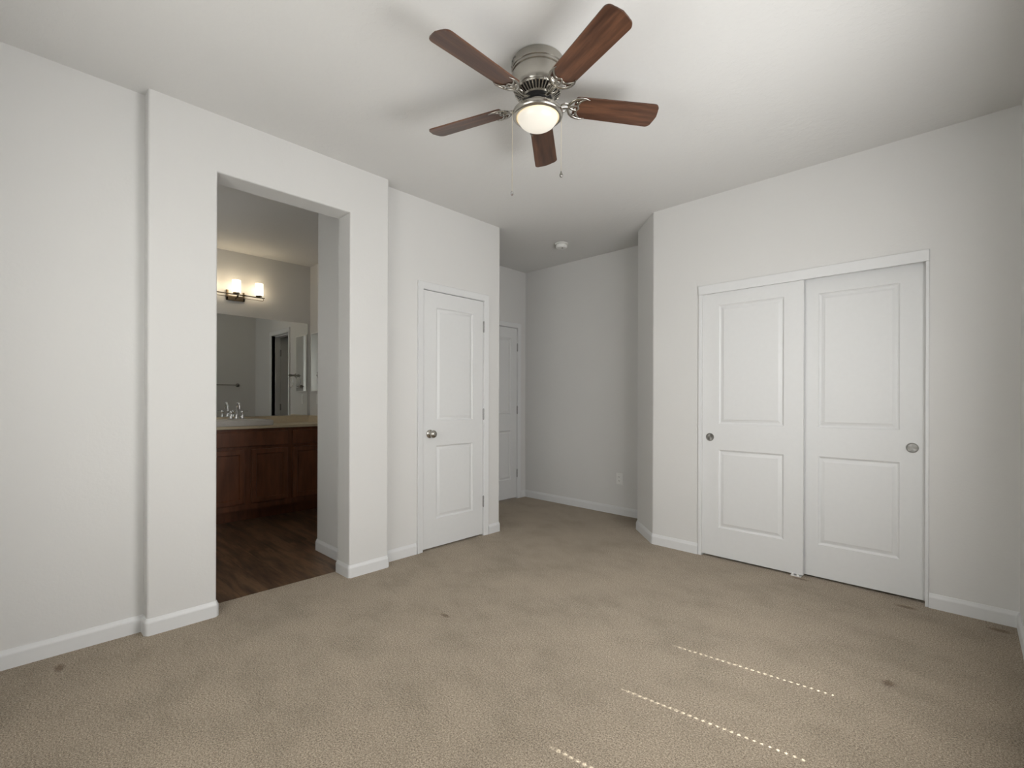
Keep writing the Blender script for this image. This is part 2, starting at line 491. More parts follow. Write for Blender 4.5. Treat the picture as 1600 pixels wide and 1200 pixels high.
def baseboard(name, pts, label=None):
    """swept along pts with the room on the right hand; outside corners get a small rounded piece."""
    P = [Vector((x, y)) for x, y in pts]; Q = [P[0]]
    for a, b, c in zip(P, P[1:], P[2:]):
        d1 = (b - a).normalized(); d2 = (c - b).normalized()
        if d1.x * d2.y - d1.y * d2.x > 0.3:      # turns left: an outside corner of the wall
            k = min(0.011, (b - a).length * .3, (c - b).length * .3)
            Q += [b - d1 * k, b + d2 * k]
        else: Q.append(b)
    Q.append(P[-1])
    bm = NB(); rings = []
    for i, q in enumerate(Q):
        ns = []
        if i > 0: d = (q - Q[i - 1]).normalized(); ns.append(Vector((d.y, -d.x)))
        if i < len(Q) - 1: d = (Q[i + 1] - q).normalized(); ns.append(Vector((d.y, -d.x)))
        if len(ns) == 2:
            mm = (ns[0] + ns[1]).normalized(); mm /= max(0.3, mm.dot(ns[0]))
        else: mm = ns[0]
        rings.append([bm.verts.new((q.x + mm.x * o, q.y + mm.y * o, z)) for o, z in PROF])
    for a, b in zip(rings, rings[1:]):
        for k in range(len(PROF)):
            j = (k + 1) % len(PROF)
            bm.faces.new((a[k], a[j], b[j], b[k]))
    bm.faces.new(rings[0]); bm.faces.new(list(reversed(rings[-1])))
    return struct(name, bm, 'trim', label, angle=50)


baseboard('baseboard_left', [(XL, YB), (XL, Y0), (XB, Y0), (XB, YA), (XB - .175, YA), (XB - .175, YA - .1)])
baseboard('baseboard_left_far', [(-3.705, 2.36), (-3.705, 1.63), (-3.127, 1.63), (-3.127, YBo), (XB, YBo), (XB, Y1), (XD, Y1), (XD, D1A - .062)])
baseboard('baseboard_hall_side', [(XD, D1B + .062), (XD, 3.0068), (XH, 3.0068), (XH, D2A - .062)])
baseboard('baseboard_hall_back', [(XH, D2B + .062), (XH, YH), (-1.75, YH), (-1.75, 3.80)])
baseboard('baseboard_front', [(-1.83, 4.29 - .0), (-1.83, 4.0), (-1.83, 3.80)][:0] + [(-2.05, 3.955), (-2.1846 + .075, 3.9367 + .075), (-2.1846, 3.9367), (-1.8723, YC), (-1.4915, YC)][1:])
baseboard('baseboard_right', [(-.1565, YC), (XR, YC), (XR, YB), (XL, YB)])

# ------------------------------------------------------------------ doors
def panel_face(bm, W, H, panels, thick, y=0.0):
    """door leaf: front face on y (towards -y), width on x, height on z; panels: (x0, x1, z0, z1)."""
    xs = sorted({0, W} | {p[0] for p in panels} | {p[1] for p in panels})
    zs = sorted({0, H} | {p[2] for p in panels} | {p[3] for p in panels})
    cache = {}

    def V(x, yy, z):
        k = (round(x, 5), round(yy, 5), round(z, 5))
        if k not in cache: cache[k] = bm.verts.new((x, yy, z))
        return cache[k]
    for x0, x1 in zip(xs, xs[1:]):
        for z0, z1 in zip(zs, zs[1:]):
            if any(p[0] <= x0 + 1e-6 and x1 - 1e-6 <= p[1] and p[2] <= z0 + 1e-6 and z1 - 1e-6 <= p[3] for p in panels): continue
            bm.faces.new((V(x0, y, z0), V(x1, y, z0), V(x1, y, z1), V(x0, y, z1)))
    for (a, b, c, d) in panels:
        loops = []
        for off, dep in ((0, 0), (0.002, 0.0045), (0.008, 0.0095), (0.012, 0.0110), (0.016, 0.0106), (0.034, 0.0030), (0.037, 0.0022)):
            loops.append([V(a + off, y + dep, c + off), V(b - off, y + dep, c + off), V(b - off, y + dep, d - off), V(a + off, y + dep, d - off)])
        for p, q in zip(loops, loops[1:]):
            for k in range(4):
                j = (k + 1) % 4
                bm.faces.new((p[k], p[j], q[j], q[k]))
        bm.faces.new(loops[-1])
    bk = [V(0, y + thick, 0), V(W, y + thick, 0), V(W, y + thick, H), V(0, y + thick, H)]
    bm.faces.new(list(reversed(bk)))
    for (xa, xb, za, zb, key) in ((0, W, 0, 0, 'b'), (0, W, H, H, 't')):
        row = sorted([v for k, v in cache.items() if abs(k[2] - za) < 1e-6 and abs(k[1] - y) < 1e-6], key=lambda v: v.co.x)
        bm.faces.new(row + ([bk[1], bk[0]] if key == 'b' else [bk[2], bk[3]]))
    for xx, i0, i1 in ((0, 0, 3), (W, 1, 2)):
        col = sorted([v for k, v in cache.items() if abs(k[0] - xx) < 1e-6 and abs(k[1] - y) < 1e-6], key=lambda v: v.co.z)
        bm.faces.new(col + [bk[i1], bk[i0]])


def casing(name, p0, d, n, w0, w1, top, wd=0.056, th=0.014, jamb=0.11):
    """door lining and flat moulded casing round an opening; s from w0 to w1 along d from p0; n points into the room."""
    p0 = Vector((p0[0], p0[1], 0)); d = Vector((d[0], d[1], 0)); n = Vector((n[0], n[1], 0))
    bm = NB()

    prof = [(0.004, 0), (0.004, th * .55), (0.012, th * .75), (0.016, th * .62), (wd - .018, th * .80), (wd - .012, th), (wd - .002, th), (wd, th * .8), (wd, 0)]
    def P(s, z, o): return p0 + d * s + Vector((0, 0, z)) + n * o
    # three mitred runs
    path = [(w0, 0, -1, 0), (w0, top, -1, 1), (w1, top, 1, 1), (w1, 0, 1, 0)]
    rings = [[bm.verts.new(P(s + a * o, z + b * o, h)) for o, h in prof] for s, z, a, b in path]
    for a, b in zip(rings, rings[1:]):
        for k in range(len(prof)):
            j = (k + 1) % len(prof)
            bm.faces.new((a[k], a[j], b[j], b[k]))
    bm.faces.new(rings[0]); bm.faces.new(list(reversed(rings[-1])))
    # lining
    t = 0.011
    for (s0, s1, z0, z1) in ((w0 - t, w0, 0, top + t), (w1, w1 + t, 0, top + t), (w0 - t, w1 + t, top, top + t)):
        a = P(s0, z0, 0.001); b = P(s1, z1, -jamb)
        box(bm, a, b)
    for (s0, s1, z0, z1) in ((w0, w0 + .012, 0, top), (w1 - .012, w1, 0, top), (w0, w1, top - .012, top)):
        a = P(s0, z0, -0.042); b = P(s1, z1, -jamb)
        box(bm, a, b)
    return struct(name, bm, 'trim', angle=50)


def hinge(parent, x, z, y=-0.004):
    bm = NB()
    for k in range(3):
        lathe(bm, [(0.0058, -.0135), (0.0062, -.012), (0.0062, .012), (0.0058, .0135)], 14, Matrix.Translation((x, y, z + (k - 1) * .030)))
    lathe(bm, [(0.004, -.050), (0.0045, -.047), (0.0045, .047), (0.004, .050)], 12, Matrix.Translation((x, y, z)))
    box(bm, (x - .004, y, z - .045), (x + .0035, 0.004, z + .045))
    obj('hinge', bm, 'hinge', parent)


def knob(parent, x, z):
    k = NB(); mt = Matrix.Translation((x, 0, z)) @ Matrix.Rotation(R(90), 4, 'X')
    lathe(k, [(0, 0.0), (0.032, 0.0), (0.033, .003), (0.031, .007), (0.022, .010), (0.013, .014), (0.011, .022), (0.0125, .028), (0.020, .033), (0.0285, .041), (0.031, .050),
              (0.0285, .059), (0.021, .0655), (0.011, .068), (0, .0685)], 40, mt)
    return obj('door_knob', k, 'nickel', parent, 60)


# door leaf local frame: x along the wall, -y into the room
def door_leaf(name, loc, rz, W, H, panels, thick=0.035, **k):
    e = empty(name, loc, rz, **k)
    bm = NB(); panel_face(bm, W, H, panels, thick)
    obj('door_leaf', bm, 'door', e, 20)
    return e


# on the X = const walls the room is at +X: local x -> +Y, local -y -> +X
RZ = R(90)
H1 = 2.026
d1 = door_leaf('door_1', (XD - 0.003, D1A + .003, 0.014), RZ, D1B - D1A - .006, H1,
               [(2.297 - D1A, 2.686 - D1A, .222, .803), (2.297 - D1A, 2.686 - D1A, 1.002, 1.903)],
               label='narrow white two panel door with a round knob', kind='structure')
for hz in (0.298, 1.059, 1.820): hinge(d1, D1B - D1A - .001, hz - .014, -0.006)
knob(d1, 0.062, 0.901)
bm = NB(); box(bm, (-0.005, -0.0012, .875), (-0.0003, 0.02, .935)); obj('latch_plate', bm, 'hinge', d1)
casing('trim_1', (XD, 0), (0, 1), (1, 0), D1A, D1B, D1T)
d2 = door_leaf('door_2', (XH - 0.003, D2A + .003, 0.014), RZ, D2B - D2A - .006, H1,
               [(.125, 4.045 - D2A, .222, .803), (.125, 4.045 - D2A, 1.002, 1.903)],
               label='partly hidden white panel door at the end of the alcove', kind='structure')
for hz in (0.303, 1.062, 1.814): hinge(d2, D2B - D2A - .001, hz - .014, -0.006)
knob(d2, 0.068, 0.905)
casing('trim_2', (XH, 0), (0, 1), (1, 0), D2A, D2B, D1T)

# sliding closet doors
def cup(parent, x, z):
    k = NB(); mt = Matrix.Translation((x, 0, z)) @ Matrix.Rotation(R(90), 4, 'X')
    lathe(k, [(0.0300, -.002), (0.0300, .0030), (0.0288, .0042), (0.0268, .0042), (0.0258, .0034), (0.0250, .0012), (0.0240, .0007), (0.0, .0018)], 48, mt, cap0=False)
    return obj('finger_pull', k, 'pull', parent, 60)


def pull_mat():
    mt, nt, p, n, l = new_mat('turned_nickel')
    v = coords(n, l, kind='obj')
    l.new(ramp(n, l, noise(n, l, v, 40, 2), [(0.3, (0.27, 0.265, 0.25)), (0.7, (0.33, 0.325, 0.31))]), p.inputs['Base Color'])
    p.inputs['Metallic'].default_value = 1; p.inputs['Roughness'].default_value = 0.34
    p.inputs['Anisotropic'].default_value = 0.75
    tg = n.new('ShaderNodeTangent'); tg.direction_type = 'RADIAL'; tg.axis = 'Y'
    l.new(tg.outputs[0], p.inputs['Tangent'])
    return mt


M['pull'] = pull_mat()
LY, RYY = YC + 0.010, YC + 0.054
LX0, LX1 = -1.4655, -0.790
c1 = door_leaf('door_3', (LX0, LY, 0.014), 0, LX1 - LX0, 2.026,
               [(-1.345 - LX0, -0.908 - LX0, .216, .801), (-1.345 - LX0, -0.908 - LX0, .996, 1.884)],
               label='front left sliding closet door, white, two panels', kind='structure')
RX0, RX1 = -0.832, -0.176
c2 = door_leaf('door_4', (RX0, RYY, 0.014), 0, RX1 - RX0, 2.026,
               [(-0.712 - RX0, -0.293 - RX0, .216, .801), (-0.712 - RX0, -0.293 - RX0, .996, 1.884)],
               label='rear right sliding closet door, white, two panels', kind='structure')
cup(c1, -1.408 - LX0, .893); cup(c2, -0.234 - RX0, .893)
# floor guide between the closet doors
bm = NB()
box(bm, (-0.862, YC - .002, 0.0), (-0.800, YC + .095, 0.006), .001)
box(bm, (-0.858, YC - .001, 0.004), (-0.842, YC + .006, 0.020), .002); box(bm, (-0.825, YC - .001, 0.004), (-0.809, YC + .006, 0.017), .002)
tag(obj('sliding_door_guide', bm, 'white_plastic'), 'small white plastic floor guide under the closet doors', 'door guide')
# closet trim: side strips and track fascia
bm = NB()
box(bm, (-1.4905, YC - .010, 0), (-1.4665, YC + .107, 2.0), .002); box(bm, (-0.173, YC - .006, 0), (-0.1575, YC + .107, 2.0), .002)
box(bm, (-1.4905, YC - .014, 1.992), (-0.1575, YC + .004, 2.059), .002)
box(bm, (-1.468, YC, 2.035), (-0.168, YC + .107, 2.05))
struct('trim_3', bm, 'trim', 'white side strips and fascia around the closet')
# bathroom doorway trim, the open toilet room door with hinges
casing('trim_4', (0, YS), (1, 0), (0, -1), T1, T2, TT - .01)
e = empty('door_5', (T2 + .022, YS + .113, 0.014), R(90), label='open grey toilet room door seen in the mirror', kind='structure')
bm = NB(); panel_face(bm, .56, 2.015, [(.10, .46, .222, .803), (.10, .46, 1.002, 1.88)], .035); obj('door_leaf', bm, 'door', e, 20)
for hz in (.30, 1.06, 1.80):
    bm = NB(); box(bm, (-.050, .022, hz - .045), (-.004, .026, hz + .045)); lathe(bm, [(.008, -.045), (.008, .045)], 12, Matrix.Translation((-.004, .034, hz)))
    obj('hinge', bm, 'hinge', e)

# ------------------------------------------------------------------ window in the right wall (beside the camera)
win = empty('window_1', (XR, (WY0 + WY1) / 2, WZ0), label='window with closed blinds beside the camera', kind='structure')
hy = (WY1 - WY0) / 2; hz = WZ1 - WZ0
bm = NB()
for (a, b, c, d) in ((-hy, -hy + .05, 0, hz), (hy - .05, hy, 0, hz), (-hy, hy, 0, .05), (-hy, hy, hz - .05, hz), (-.025, .025, 0, hz)):
    box(bm, (0.075, a, c), (0.115, b, d), .002)
obj('window_frame', bm, 'white_plastic', win)
bm = NB(); box(bm, (0.094, -hy + .05, .05), (0.096, hy - .05, hz - .05)); obj('window_pane', bm, 'glass', win)
bm = NB(); box(bm, (-0.012, -hy - .02, -.018), (0.075, hy + .02, 0.0), .004); obj('window_sill', bm, 'trim', win)

fill_win = empty('fill_window', (-1.45, YB, 1.46), label='added unseen window with a closed white shade behind the camera', kind='structure')  # invented window, out of view, added to house the rear fill light
bm = NB()
for (a, b, c, d) in ((-.75, -.65, -.64, .64), (.65, .75, -.64, .64), (-.75, .75, -.64, -.54), (-.75, .75, .54, .64)): box(bm, (a, 0, c), (b, .022, d), .003)
obj('window_frame', bm, 'trim', fill_win)
bm = NB(); box(bm, (-.65, .001, -.54), (.65, .009, .54)); obj('fill_window_shade', bm, 'blind', fill_win)

PITCH, HOLES = 0.039, (1.42, 1.874, 2.352)
BX = XR + 0.032
bl = empty('window_blind', (BX, (WY0 + WY1) / 2, WZ0), label='closed white slatted blind in the window beside the camera', cat='window blind')
yc = (WY0 + WY1) / 2
bm = NB()
nsl = int((WZ1 - WZ0 - .10) / PITCH)
for i in range(nsl):
    z = 0.045 + i * PITCH + .02
    dx = 0.0035
    cuts = []; a = -hy + .012
    for h in (HOLES if z + WZ0 > .98 else ()):
        cuts.append((a, h - yc - .004, True)); cuts.append((h - yc - .004, h - yc + .004, False)); a = h - yc + .004
    cuts.append((a, hy - .012, True))
    b = NB()
    for (a, c, full) in cuts:
        if full: box(b, (-.001, a, -.024), (.001, c, .024))
        else:
            box(b, (-.001, a, -.024), (.001, c, -.0078)); box(b, (-.001, a, .0078), (.001, c, .024))
    bmesh.ops.transform(b, matrix=Matrix.Translation((0, 0, z)) @ Matrix.Rotation(R(7), 4, 'Y'), verts=b.verts)
    me = bpy.data.meshes.new('t'); b.to_mesh(me); b.free(); bm.from_mesh(me); bpy.data.meshes.remove(me)
obj('blind_slats', bm, 'blind', bl)
bm = NB(); box(bm, (-.02, -hy + .01, hz - .055), (.03, hy - .01, hz - .004), .003); obj('head_rail', bm, 'white_plastic', bl)
bm = NB(); box(bm, (-.012, -hy + .012, .006), (.014, hy - .012, .032), .003); obj('bottom_rail', bm, 'blind', bl)
bm = NB()
for h in HOLES:
    for xo in (-.012, .012): box(bm, (xo - .0006, h - yc + .006, .03), (xo + .0006, h - yc + .0075, hz - .05))
obj('ladder_cord', bm, 'white_plastic', bl)

# ------------------------------------------------------------------ ceiling fan
FX, FY, BZ = -1.4278, 1.6500, 2.553
fan = empty('ceiling_fan', (FX, FY, CEIL), label='brushed nickel ceiling fan with five dark walnut blades and lit globe', cat='ceiling fan')
bm = NB()
lathe(bm, [(0.113, 0.0), (0.119, -.004), (0.121, -.010), (0.121, -.034), (0.1195, -.038), (0.1155, -.041), (0.1155, -.044), (0.1200, -.047), (0.1210, -.051), (0.1200, -.055), (0.1150, -.058),
           (0.1150, -.062), (0.1190, -.065), (0.1195, -.070), (0.1185, -.080), (0.1165, -.100), (0.1130, -.118), (0.1090, -.130), (0.1060, -.134), (0.1010, -.136), (0.06, -.136)], 96, cap1=True)
obj('motor_housing', bm, 'nickel', fan, 30)
for k in range(3):
    a = R(-140 + k * 16); bm = NB()
    mt = Matrix.Rotation(a, 4, 'Z') @ Matrix.Translation((.1205, 0, -.014)) @ Matrix.Rotation(R(90), 4, 'Y')
    lathe(bm, [(.0042, 0), (.0042, .0018), (.003, .003), (0, .0032)], 12, mt)
    obj('canopy_screw', bm, 'dark_nickel', fan)
# flywheel with cooling fins
bm = NB()
lathe(bm, [(0.098, -.134), (0.098, -.140), (0.094, -.142), (0.052, -.168), (0.046, -.174), (0.046, -.188), (0.0, -.188)], 64)
obj('motor_core', bm, 'black', fan)
bm = NB()
lathe(bm, [(0.106, -.134), (0.108, -.139), (0.104, -.144), (0.099, -.1435), (0.099, -.136)], 72, cap0=False, cap1=False)
for k in range(40):
    mt = Matrix.Rotation(2 * pi * k / 40, 4, 'Z')
    b = NB(); vs = [(0.104, -.1375), (0.070, -.160), (0.070, -.166), (0.106, -.1425)]
    A = [b.verts.new((r_, -.0027, z_)) for r_, z_ in vs]; B = [b.verts.new((r_, .0027, z_)) for r_, z_ in vs]
    b.faces.new(A); b.faces.new(list(reversed(B)))
    for i in range(4): b.faces.new((A[(i + 1) % 4], A[i], B[i], B[(i + 1) % 4]))
    bmesh.ops.transform(b, matrix=mt, verts=b.verts)
    me = bpy.data.meshes.new('t'); b.to_mesh(me); b.free(); bm.from_mesh(me); bpy.data.meshes.remove(me)
lathe(bm, [(0.074, -.157), (0.076, -.165), (0.070, -.170), (0.064, -.168), (0.064, -.160)], 72, cap0=False, cap1=False)
obj('vent_ring', bm, 'nickel', fan, 30)
# light kit
bm = NB()
lathe(bm, [(0.044, -.184), (0.049, -.185), (0.049, -.214), (0.053, -.218), (0.074, -.220), (0.096, -.2225), (0.108, -.226), (0.1145, -.231), (0.1165, -.240), (0.1145, -.249), (0.1080, -.255), (0.1000, -.256),
           (0.0985, -.250), (0.1000, -.240), (0.06, -.235), (0, -.235)], 96)
obj('light_kit', bm, 'nickel', fan, 40)
bm = NB(); lathe(bm, [(0.0985, -.246), (0.0985, -.254), (0.0960, -.258), (0.0930, -.256), (0.0920, -.248)], 72, cap0=False, cap1=False); obj('globe_ring', bm, 'globe_lip', fan)
bm = NB()
pr = [(0.0925, -.250)] + [(0.0925 * cos(R(a)), -.251 - .058 * sin(R(a))) for a in range(6, 90, 7)] + [(0, -.309)]
lathe(bm, pr, 72); obj('glass_globe', bm, 'globe', fan, 60)

# one blade with its bracket, local x outward
def blade_outline():
    r0_, r1_ = 0.172, 0.584; pts = []
    def hw(x): return 0.0555 + (x - r0_) / (r1_ - r0_) * 0.0085
    # root, slightly rounded
    for a in range(90, 271, 30): pts.append((r0_ + .012 + .012 * cos(R(a)), (hw(r0_) - .012) * (1 if a < 180 else -1 if a > 180 else 0) + (.012 * sin(R(a)) if a != 180 else 0)))
    pts = [(x, y) for x, y in pts]
    cr = 0.026
    h = hw(r1_)
    for a in range(-90, 1, 15): pts.append((r1_ - .008 - cr + cr * cos(R(a)), -(h - cr) + cr * sin(R(a))))
    for t in (-.5, 0, .5): pts.append((r1_ - .008 * abs(t) * 1.2, t * (h - cr) * 1.4))
    for a in range(0, 91, 15): pts.append((r1_ - .008 - cr + cr * cos(R(a)), (h - cr) + cr * sin(R(a))))
    return pts


def make_blade():
    o = blade_outline(); b = NB(); t = .003
    A = [b.verts.new((x, y, -t)) for x, y in o]; B = [b.verts.new((x, y, t)) for x, y in o]
    b.faces.new(A); b.faces.new(list(reversed(B))); n = len(o)
    for i in range(n): b.faces.new((A[(i + 1) % n], A[i], B[i], B[(i + 1) % n]))
    return b


def make_bracket():
    b = NB(); zt = -.0065
    # neck from the flywheel to the blade
    tube(b, [(0.062, 0, .006), (0.078, 0, -.006), (0.095, 0, -.013), (0.115, 0, -.012), (0.135, 0, -.008), (0.150, 0, zt)], [.008, .010, .0085, .0075, .008, .009], 12, .6)
    # crescent that cradles the blade root, horns out along both edges
    for s in (1, -1):
        P = [(0.143, 0, zt), (0.148, s * .018, zt), (0.158, s * .034, zt), (0.174, s * .047, zt), (0.194, s * .054, zt), (0.215, s * .056, zt - .001), (0.236, s * .050, zt - .001)]
        tube(b, P, [.0075, .0078, .0072, .0066, .0058, .0045, .0015], 12, .62)
        P = [(0.100, s * .004, -.012), (0.110, s * .016, -.012), (0.124, s * .023, -.010), (0.138, s * .020, -.008), (0.147, s * .012, zt)]
        tube(b, P, [.004, .0045, .0045, .0042, .003], 10, .6)
    # ogee inner edge from horn to horn, tied back to the neck
    H_ = [(.222, .054), (.206, .047), (.193, .036), (.186, .024), (.186, .013), (.192, .005)]
    P = [(x, y, zt) for x, y in H_] + [(.195, 0, zt)] + [(x, -y, zt) for x, y in reversed(H_)]
    tube(b, P, [.002, .0042, .0052, .0055, .0052, .0048, .0045, .0048, .0052, .0055, .0052, .0042, .002], 12, .62)
    for s in (1, -1): tube(b, [(.150, s * .003, zt), (.166, s * .010, zt), (.188, s * .012, zt)], [.006, .0045, .004], 10, .6)
    for x, y in ((0.176, 0.0), (0.178, .034), (0.178, -.034)):
        lathe(b, [(.005, 0), (.005, -.002), (.003, -.0038), (0, -.004)], 12, Matrix.Translation((x, y, zt - .002)))
    return b


PH, PITCHA = -18.2, -0.244
bl0 = obj('fan_blade', make_blade(), 'blade', fan, 40)
br0 = obj('blade_bracket', make_bracket(), 'nickel', bl0, 50)
for k in range(5):
    if k: b_ = bl0.copy(); C.objects.link(b_); g_ = br0.copy(); C.objects.link(g_); g_.parent = b_
    else: b_ = bl0
    b_.parent = fan
    b_.location = (0, 0, BZ - CEIL)
    b_.rotation_euler = (Matrix.Rotation(R(PH + 72 * k), 4, 'Z') @ Matrix.Rotation(PITCHA, 4, 'X')).to_euler()
# pull chains
def chain(x, y, z0, z1, blk, fob):
    bm = NB()
    tube(bm, [(x, y, z0), (x, y, z1)], .0011, 6)
    n = int((z0 - z1) / .006)
    for i in range(n): lathe(bm, [(0, -.0018), (.0018, 0), (0, .0018)], 6, Matrix.Translation((x, y, z0 - i * .006)))
    c = obj('pull_chain', bm, 'chain', fan)
    bm = NB()
    if fob == 'ball': lathe(bm, [(0, .010), (.003, .009), (.0075, .004), (.009, -.002), (.0075, -.008), (.003, -.011), (0, -.0115)], 20, Matrix.Translation((x, y, z1 - .008)))
    else: lathe(bm, [(0, .014), (.003, .012), (.005, .004), (.0085, -.004), (.0085, -.010), (.005, -.015), (0, -.017)], 20, Matrix.Translation((x, y, z1 - .012)))
    obj('chain_fob', bm, blk, c)


chain(-0.070, -0.096 + .0, -.236, -.602, 'chrome', 'ball')
chain(0.050, 0.112, -.236, -.478, 'dark_nickel', 'drop')

# ------------------------------------------------------------------ smoke detector and outlet
sd = empty('smoke_detector', (-2.905, 3.725, CEIL), label='round white smoke detector on the ceiling of the alcove', cat='smoke detector')
bm = NB(); lathe(bm, [(0.062, 0), (0.066, -.003), (0.066, -.011), (0.062, -.014), (0.05, -.014)], 40); obj('mounting_base', bm, 'white_plastic', sd)
bm = NB(); lathe(bm, [(0.052, -.0145), (0.052, -.019), (0.056, -.021), (0.056, -.036), (0.050, -.046), (0.036, -.050), (0, -.051)], 40); obj('sensor_body', bm, 'white_plastic', sd)
bm = NB(); lathe(bm, [(0.009, -.0505), (0.008, -.053), (0, -.053)], 16, Matrix.Translation((.018, -.01, 0))); obj('test_button', bm, 'slot', sd)

ol = empty('wall_outlet', (-2.588, YH, .372), label='white duplex outlet low on the shaded end wall', cat='outlet')
bm = NB(); box(bm, (-.035, -.0055, -.0575), (.035, 0.001, .0575), .002); obj('cover_plate', bm, 'white_plastic', ol)
for s in (1, -1):
    bm = NB(); box(bm, (-.0165, -.0085, s * .0195 - .014), (.0165, -.004, s * .0195 + .014), .003); f_ = obj('receptacle', bm, 'white_plastic', ol)
    bm = NB()
    for xo in (-.006, .006): box(bm, (xo - .001, -.0089, s * .0195 - .002), (xo + .001, -.008, s * .0195 + .007))
    box(bm, (-.002, -.0089, s * .0195 - .010), (.002, -.008, s * .0195 - .006)); obj('slot', bm, 'slot', f_)

# ------------------------------------------------------------------ bathroom furniture
VF = -5.062                                          # cabinet front
van = empty('bathroom_vanity', (XM, 1.53, 0), label='dark cherry bathroom vanity cabinet with panelled doors', cat='vanity')
vo = Vector((XM, 1.53, 0))
def L(x, y, z): return (x - vo.x, y - vo.y, z)
VY0, VY1 = 0.74, YS - .003
bm = NB(); box(bm, L(XM + .002, VY0, .105), L(VF, VY1, .892)); box(bm, L(XM + .002, VY0, -.007), L(VF - .085, VY1, .106)); obj('cabinet_body', bm, 'cherry', van)
bm = NB(); box(bm, L(VF - .085, VY0, -.008), L(VF - .077, VY1, .10)); obj('toe_kick', bm, 'cherry', van)


def cab_door(y0, y1, z0, z1, name='cabinet_door', fr=.048):
    bm = NB(); x0 = VF + .002; x1 = VF + .021
    loops = []
    for off, x in ((0, x0), (0, x1 - .003), (.003, x1), (fr - .004, x1), (fr, x1 - .004), (fr + .003, x1 - .010)):
        loops.append([bm.verts.new(L(x, a, b)) for a, b in ((y0 + off, z0 + off), (y1 - off, z0 + off), (y1 - off, z1 - off), (y0 + off, z1 - off))])
    for p, q in zip(loops, loops[1:]):
        for k in range(4): bm.faces.new((p[k], p[(k + 1) % 4], q[(k + 1) % 4], q[k]))
    bm.faces.new(loops[-1]); bm.faces.new(list(reversed(loops[0])))
    return obj(name, bm, 'cherry', van, 25)


def cab_drawer(y0, y1, z0, z1):
    bm = NB(); box(bm, L(VF + .002, y0, z0), L(VF + .021, y1, z1), .005, 3); return obj('drawer_front', bm, 'cherry', van, 25)


for (a, b) in ((0.775, 1.115), (1.168, 1.515), (1.571, 1.918), (1.968, 2.320)): cab_door(a, b, .165, .690)
cab_drawer(.775, 1.115, .722, .862); cab_drawer(1.168, 1.918, .722, .862); cab_drawer(1.968, 2.320, .722, .862)

ct = empty('bathroom_countertop', (XM, 1.53, .893), label='cream bathroom countertop with low backsplash', cat='countertop')
bm = NB(); box(bm, (0.001, VY0 - 1.55, .0), (-5.040 - XM, VY1 - 1.53, .028), .005, 3); obj('worktop', bm, 'counter', ct)
bm = NB(); box(bm, (0.001, VY0 - 1.55, .028), (0.020, VY1 - 1.53, .103), .003); obj('backsplash', bm, 'counter', ct)
bm = NB(); box(bm, (0.001, VY1 - 1.53 - .019, .028), (-5.050 - XM, VY1 - 1.53, .103), .003); obj('side_splash', bm, 'counter', ct)

sk = empty('bathroom_sink', (-5.29, 1.50, .921), label='pale rectangular sink set on the countertop', cat='sink')
bm = NB(); box(bm, (-.235, -.278, .001), (.243, .278, .055), .006, 3)
# basin hollow
bm2 = NB()
loops = []
for off, z in ((0, .0556), (.012, .048), (.03, .015), (.06, .006)):
    loops.append([bm2.verts.new(p) for p in ((-.10 + off, -.21 + off, z), (.20 - off, -.21 + off, z), (.20 - off, .21 - off, z), (-.10 + off, .21 - off, z))])
for p, q in zip(loops, loops[1:]):
    for k in range(4): bm2.faces.new((p[k], p[(k + 1) % 4], q[(k + 1) % 4], q[k]))
bm2.faces.new(loops[-1])
top = [f for f in bm.faces if f.normal.z > .99 and f.calc_area() > .05]
bmesh.ops.delete(bm, geom=top, context='FACES_ONLY')
ring = [v for v in bm.verts if abs(v.co.z - .055) < 1e-5]
cx, cy = 0.004, 0.0
def near(sx, sy): return max(ring, key=lambda v: sx * v.co.x + sy * v.co.y)
co = [near(-1, -1), near(1, -1), near(1, 1), near(-1, 1)]
inn = [bm.verts.new(p) for p in ((-.10, -.21, .055), (.20, -.21, .055), (.20, .21, .055), (-.10, .21, .055))]
for k in range(4): bm.faces.new((co[k], co[(k + 1) % 4], inn[(k + 1) % 4], inn[k]))
me = bpy.data.meshes.new('t'); bm2.to_mesh(me); bm2.free(); bm.from_mesh(me); bpy.data.meshes.remove(me)
obj('basin', bm, 'sink', sk, 40)
bm = NB(); lathe(bm, [(.022, .0062), (.020, .009), (.012, .008), (0, .008)], 20, Matrix.Translation((.05, 0, 0))); obj('drain', bm, 'chrome', sk)

fc = empty('bathroom_faucet', (-5.42, 1.552, .976), label='chrome faucet with two lever handles behind the sink', cat='faucet')
bm = NB(); box(bm, (-.028, -.078, 0), (.028, .078, .010), .004, 3); lathe(bm, [(.020, .009), (.018, .020), (.013, .030), (.012, .050)], 20)
obj('faucet_base', bm, 'chrome', fc)
bm = NB()
pts = [(0, 0, .045), (0, 0, .09), (.004, 0, .125)] + [(.050 - .046 * cos(R(a)), 0, .125 + .044 * sin(R(a))) for a in range(20, 171, 15)] + [(.098, 0, .105)]
tube(bm, pts, .0095, 14); obj('spout', bm, 'chrome', fc, 60)
for s in (1, -1):
    bm = NB(); lathe(bm, [(.016, .009), (.014, .03), (.011, .055), (.015, .066), (.015, .078), (.010, .086), (0, .087)], 20, Matrix.Translation((0, s * .052, 0)))
    tube(bm, [(0, s * .052, .076), (.004, s * .075, .080), (.006, s * .100, .084)], [.006, .005, .006], 10, .7)
    obj('lever_handle', bm, 'chrome', fc)

bm = NB(); box(bm, (XM + .0015, 0.78, .999), (XM + .007, 2.338, 2.066), .0008, 1)
tag(obj('vanity_mirror', bm, 'mirror'), 'wide frameless mirror above the bathroom countertop', 'mirror')

